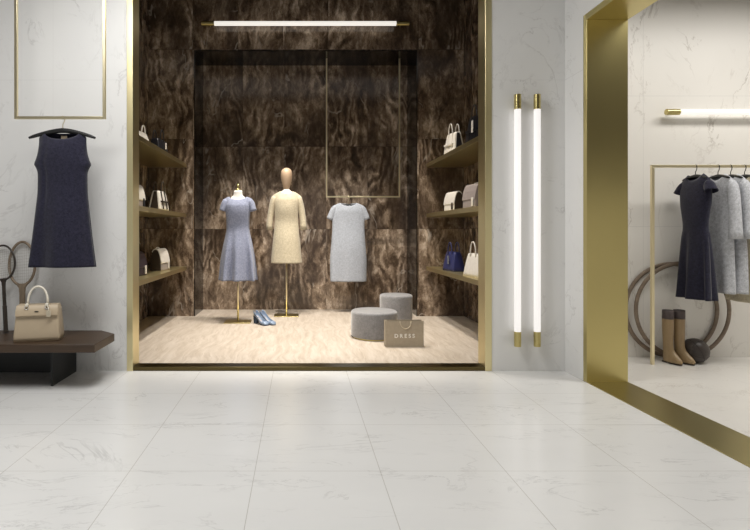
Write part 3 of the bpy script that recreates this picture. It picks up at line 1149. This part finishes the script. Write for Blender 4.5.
# right wall, top to bottom; the farther one of each pair first
tote('white handbag with shade painted on its sides on the top right shelf', (1.675, 5.62, SHZ[0] + e), RA, 0.26, 0.13, 0.235, 0.10, M['bagwhite'], M['bagwhite'], M['bagblack'], None, True)
tote('black handbag with white tag on the top right shelf', (1.70, 4.92, SHZ[0] + e), RA, 0.28, 0.15, 0.27, 0.10, M['bagblack'], M['bagblack'], None, M['bagwhite'], True)
saddle('cream flap bag with strap and buckle on the middle right shelf', (1.665, 5.60, SHZ[1] + e), RA, 0.24, 0.11, 0.205, M['bagwhite'], M['bagwhite'], M['bagdark'], True, M['bagdark'])
saddle('mauve grey flap bag on the middle right shelf', (1.66, 4.92, SHZ[1] + e), RA, 0.24, 0.12, 0.225, M['bagmauve'], M['bagmauve'], M['bagwhite'])
tote('navy blue handbag with silver tag on the bottom right shelf', (1.665, 5.60, SHZ[2] + e), RA, 0.27, 0.14, 0.205, 0.10, M['bagnavy'], M['bagnavy'], None, M['chrome'])
tote('white handbag with looped handles on the bottom right shelf', (1.665, 4.86, SHZ[2] + e), RA, 0.30, 0.14, 0.215, 0.11, M['bagwhite'], M['bagwhite'], M['bagdark'])
# left wall
tote('black handbag on the top left shelf', (-1.52, 5.62, SHZ[0] + e), LA, 0.27, 0.14, 0.17, 0.10, M['bagblack'], M['bagblack'], None, M['bagwhite'])
tote('white handbag on the top left shelf beside the gold frame', (-1.50, 4.90, SHZ[0] + e), LA, 0.22, 0.12, 0.11, 0.06, M['bagwhite'], M['bagwhite'], None)
tote('pale grey belted handbag with shade painted on its sides on the middle left shelf', (-1.50, 5.57, SHZ[1] + e), LA, 0.25, 0.14, 0.21, 0.10, M['bagwhite'], M['bagdark'], M['bagdark'], None, True)
saddle('grey bag with white flap on the middle left shelf beside the frame', (-1.555, 4.90, SHZ[1] + e), LA, 0.23, 0.12, 0.225, M['bagmauve'], M['bagwhite'], M['bagblack'], True, M['bagdark'])
saddle('grey bag with white rounded flap on the bottom left shelf', (-1.525, 5.70, SHZ[2] + e), LA, 0.23, 0.13, 0.235, M['baggrey'], M['bagwhite'], M['bagwhite'], True, M['bagdark'])
saddle('dark plum flap bag on the bottom left shelf beside the frame', (-1.56, 4.95, SHZ[2] + e), LA, 0.24, 0.13, 0.225, M['bagplum'], M['bagplum'], M['bagwhite'])


# ------------------------------------------------------------------ niche floor: poufs, paper bag, shoes
def pouf(label, loc, rx, ry, h):
    t = thing('pouf', label, 'pouf', loc, 0, 'velvet poufs in the niche')
    obj('base', lathe(bmesh.new(), [(0.93, 0.0), (0.93, 0.012)], 48, 0, 0, rx, ry), M['gold_h'], t)
    prof_ = [(0.96, 0.012), (0.99, 0.016), (1.0, 0.026), (1.0, h - 0.030), (0.993, h - 0.014), (0.965, h - 0.004), (0.92, h), (0.5, h + 0.002), (0.05, h + 0.003)]
    obj('cushion', lathe(bmesh.new(), prof_, 56, 0, 0, rx, ry), M['velvet'], t, True)
    return t


pouf('wide low grey velvet pouf in front, behind the paper bag', (X(374, 5.09), 5.09, FZ), 0.224, 0.222, 0.262)
pouf('narrow tall grey velvet pouf standing behind the wide one', (X(396, 5.86), 5.86, FZ), 0.181, 0.181, 0.325)

py_ = 4.64
t = thing('paper_bag', 'taupe paper shopping bag with white lettering beside the poufs', 'shopping bag', (X(404.5, py_), py_, FZ))
pw, pd, ph = 0.171, 0.075, 0.232
bm = bmesh.new()
bx(bm, -pw, pw, -0.002, 0.0, 0.0, ph)
front = obj('front_panel', bm, M['paper'], t)
obj('back_panel', box(-pw, pw, pd, pd + 0.002, 0, ph), M['paper'], t)
for s in (-1, 1):
    bm = bmesh.new()
    yy = [(0.0, s * pw), (pd / 2, s * (pw - 0.018)), (pd, s * pw)]
    vs = [[bm.verts.new((x_ - s * 0.001, y_, z_)) for z_ in (0.0, ph)] for y_, x_ in ((0.0, s * (pw)), (pd / 2, s * (pw - 0.014)), (pd, s * pw))]
    for i in range(2):
        bm.faces.new((vs[i][0], vs[i + 1][0], vs[i + 1][1], vs[i][1]))
    obj('gusset_or_shade', bm, M['paper'], t, solid=0.0015)
obj('base', box(-pw + 0.002, pw - 0.002, 0.0005, pd - 0.0005, 0.0, 0.003), M['paper_in'], t)
hp_ = []
for i in range(15):
    a = PI * i / 14
    hp_.append((0.008 - 0.050 * math.cos(a), -0.0055 - 0.008 * math.sin(a), ph - 0.004 - 0.062 * math.sin(a) ** 0.9))
obj('handle', tube(bmesh.new(), hp_, 0.0034, 8), M['cord'], t, True)
hp_ = [(x_, pd + 0.0055 + 0.0, z_) for x_, y_, z_ in hp_]
obj('handle', tube(bmesh.new(), hp_, 0.0034, 8), M['cord'], t, True)
cu = bpy.data.curves.new('lettering', 'FONT')
cu.body = 'DRESS'
cu.size = 0.047
cu.space_character = 1.55
cu.align_x = 'CENTER'
cu.extrude = 0.0006
cu.offset = 0.0014
tmp = bpy.data.objects.new('lettering_source', cu)
C.objects.link(tmp)
bpy.context.view_layer.update()
me = bpy.data.meshes.new_from_object(tmp.evaluated_get(bpy.context.evaluated_depsgraph_get()))
bpy.data.objects.remove(tmp)
lt = link('lettering', me, M['print'], front)
lt.rotation_euler = (PI / 2, 0, 0)
lt.location = (0.0, -0.0032, 0.084)


def shoe(label, loc, rotz):
    """pump, toe along -y, heel raised"""
    t = thing('high_heel_shoe', label, 'shoe', loc, rotz, 'pair of blue shoes')
    L = 0.235
    nt, na = 26, 12
    fw = interp([(0, 0.004), (0.03, 0.020), (0.10, 0.034), (0.30, 0.041), (0.55, 0.031), (0.8, 0.029), (0.95, 0.026), (1.0, 0.012)])
    fb = interp([(0, 0.010), (0.1, 0.006), (0.33, 0.006), (0.55, 0.034), (0.8, 0.075), (1.0, 0.088)])
    ft = interp([(0, 0.014), (0.08, 0.034), (0.22, 0.048), (0.32, 0.046), (0.5, 0.065), (0.75, 0.112), (0.92, 0.142), (1.0, 0.146)])
    op = interp([(0, 0.0), (0.22, 0.0), (0.28, 0.55), (0.36, 0.85), (0.9, 0.95), (1.0, 0.7)])
    bm = bmesh.new()
    grid = []
    for i in range(nt + 1):
        u = i / nt
        w_, zb, zt_ = fw(u), fb(u), ft(u)
        y = -L * 0.5 + L * u
        y = -(L * 0.5 - L * u)
        row = []
        a0 = op(u) * PI / 2
        for j in range(na + 1):
            # from one rim, under the sole, to the other rim
            a = (PI / 2 - a0 * 0.999) + (2 * PI - 2 * (PI / 2 - a0 * 0.999) * 0 - 0) * 0
            ang = PI / 2 - a0 + 0.0
            ph_ = (PI / 2 + 0.002) - (PI / 2 - (PI / 2 - a0))
            tt = j / na
            th = (PI / 2 - a0) + 0  # rim height angle on each side
            full = PI + 2 * th
            an = th - full * tt
            cxn = math.cos(an)
            szn = math.sin(an)
            px = w_ * (abs(cxn) ** 0.7) * (1 if cxn >= 0 else -1)
            zc = zb + (zt_ - zb) * 0.45
            pz = zc + (zt_ - zc) * szn if szn > 0 else zc + (zc - zb) * (-(abs(szn) ** 0.6))
            if a0 > 0.8:
                pz = zb + (zt_ - zb) * max(0.0, min(1.0, (math.sin(an) + 1) / (math.sin(th) + 1))) if True else pz
            row.append(bm.verts.new((px, y, pz)))
        grid.append(row)
    for i in range(nt):
        for j in range(na):
            bm.faces.new((grid[i][j], grid[i + 1][j], grid[i + 1][j + 1], grid[i][j + 1]))
    bmesh.ops.remove_doubles(bm, verts=bm.verts, dist=0.0004)
    obj('upper', bm, M['shoe'], t, True, solid=0.002)
    bm = bmesh.new()
    h = L * 0.5
    loft(bm, [[(-0.020, h - 0.052, 0), (0.020, h - 0.052, 0), (0.020, h - 0.008, 0), (-0.020, h - 0.008, 0)],
              [(-0.022, h - 0.066, 0.074), (0.022, h - 0.066, 0.074), (0.022, h - 0.002, 0.088), (-0.022, h - 0.002, 0.088)]])
    obj('heel', bm, M['shoed'], t, bevel=0.004)
    bm = bmesh.new()
    rr = []
    for i in range(8, nt):
        u = i / nt
        rr.append([(-fw(u) * 0.8, -(h - L * u), fb(u) + 0.005), (fw(u) * 0.8, -(h - L * u), fb(u) + 0.005), (fw(u) * 0.8, -(h - L * u), fb(u) + 0.007), (-fw(u) * 0.8, -(h - L * u), fb(u) + 0.007)])
    obj('insole', loft(bm, rr), M['insole'], t, True)
    bm = bmesh.new()
    rr = []
    for i in range(0, 13):
        u = 0.01 + i / nt
        rr.append([(-fw(u) * 0.85, -(h - L * u), max(0.0, fb(u) - 0.006)), (fw(u) * 0.85, -(h - L * u), max(0.0, fb(u) - 0.006)), (fw(u) * 0.85, -(h - L * u), fb(u) + 0.001), (-fw(u) * 0.85, -(h - L * u), fb(u) + 0.001)])
    obj('sole', loft(bm, rr), M['shoed'], t)
    return t


shoe('blue block heeled shoe nearer the blue dress stand', (X(261.0, 5.78), 5.78, FZ), R(42))
shoe('blue block heeled shoe nearer the cream dress stand', (X(267.8, 5.80), 5.80, FZ), R(47))

# ------------------------------------------------------------------ alcove floor: hoops, ball, boots


def hoop(label, xc, yc, rad, yt):
    t = obj('hoop', tube(bmesh.new(), [(rad * math.cos(2 * PI * i / 72), (yt - yc) * (1 + math.sin(2 * PI * i / 72)) / 2, rad * math.sin(2 * PI * i / 72)) for i in range(72)], 0.017, 12, True, 0.0100), M['hoop'], None, True)
    t.location = (xc, yc, rad + 0.0172)
    tag(t, label, 'hoop', 'wooden hoops against the alcove wall')
    return t


hoop('large wooden hoop leaning in front of the other hoop', X(682.5, 4.325), 4.318, 0.388, 4.330)
hoop('large wooden hoop flat against the wall, partly hidden by the gold jamb', X(671.5, 4.36), 4.357, 0.384, 4.366)

br = 0.0975
t = thing('medicine_ball', 'dark brown leather ball on the floor beside the boots', 'ball', (X(695, 4.2), 4.2, 0))
bm = bmesh.new()
bmesh.ops.create_uvsphere(bm, u_segments=40, v_segments=24, radius=br)
bmesh.ops.translate(bm, verts=bm.verts, vec=(0, 0, br))
obj('cover', bm, M['ball'], t, True)
for i, (tilt, rz) in enumerate(((0.45, 0.2), (0.45 + PI / 2, 0.5), (1.1, 1.4))):
    rot = Matrix.Rotation(rz, 4, 'Z') @ Matrix.Rotation(tilt, 4, 'X')
    bm = bmesh.new()
    tube(bm, [rot @ Vector(((br * 0.995) * math.cos(2 * PI * k / 48), (br * 0.995) * math.sin(2 * PI * k / 48), 0)) + Vector((0, 0, br)) for k in range(48)], 0.0022, 6, True)
    obj('seam', bm, M['seam'], t, True)


def boot(label, loc, rotz):
    """riding boot, toe along +x"""
    t = thing('riding_boot', label, 'boot', loc, rotz, 'pair of riding boots')

    def ring(z, x0, x1, wy, n=28):
        c, a = (x0 + x1) / 2, (x1 - x0) / 2
        return [(c + a * math.cos(2 * PI * k / n), wy * math.sin(2 * PI * k / n) * (1 - 0.12 * math.cos(2 * PI * k / n)), z) for k in range(n)]
    rows = [(0.012, -0.048, 0.140, 0.036), (0.022, -0.050, 0.147, 0.040), (0.036, -0.050, 0.143, 0.040), (0.052, -0.049, 0.126, 0.039), (0.068, -0.047, 0.104, 0.038), (0.085, -0.045, 0.082, 0.037),
            (0.105, -0.044, 0.058, 0.036), (0.13, -0.044, 0.046, 0.036), (0.17, -0.045, 0.042, 0.038), (0.24, -0.048, 0.044, 0.043), (0.30, -0.050, 0.046, 0.045), (0.365, -0.050, 0.046, 0.045)]
    obj('shaft', loft(bmesh.new(), [ring(*r_) for r_ in rows], True, False), M['boot'], t, True)
    rows = [(0.362, -0.0505, 0.0465, 0.0455), (0.385, -0.051, 0.047, 0.046), (0.41, -0.0505, 0.0465, 0.046), (0.435, -0.050, 0.046, 0.045)]
    obj('cuff', loft(bmesh.new(), [ring(*r_) for r_ in rows], False, False), M['bootcuff'], t, True, solid=0.003)
    obj('sole', loft(bmesh.new(), [ring(0.005, 0.0, 0.141, 0.036), ring(0.012, 0.0, 0.143, 0.037)]), M['sole'], t)
    obj('heel', box(-0.048, 0.006, -0.026, 0.026, 0.0, 0.0125), M['sole'], t, bevel=0.004)
    t.scale = (0.86, 0.86, 0.975)
    return t


boot('tan riding boot with dark cuff, nearer the rail post', (X(668.3, 4.20), 4.20, 0), R(-80))
boot('tan riding boot with dark cuff, nearer the dark ball', (X(679.6, 4.205), 4.205, 0), R(-74))
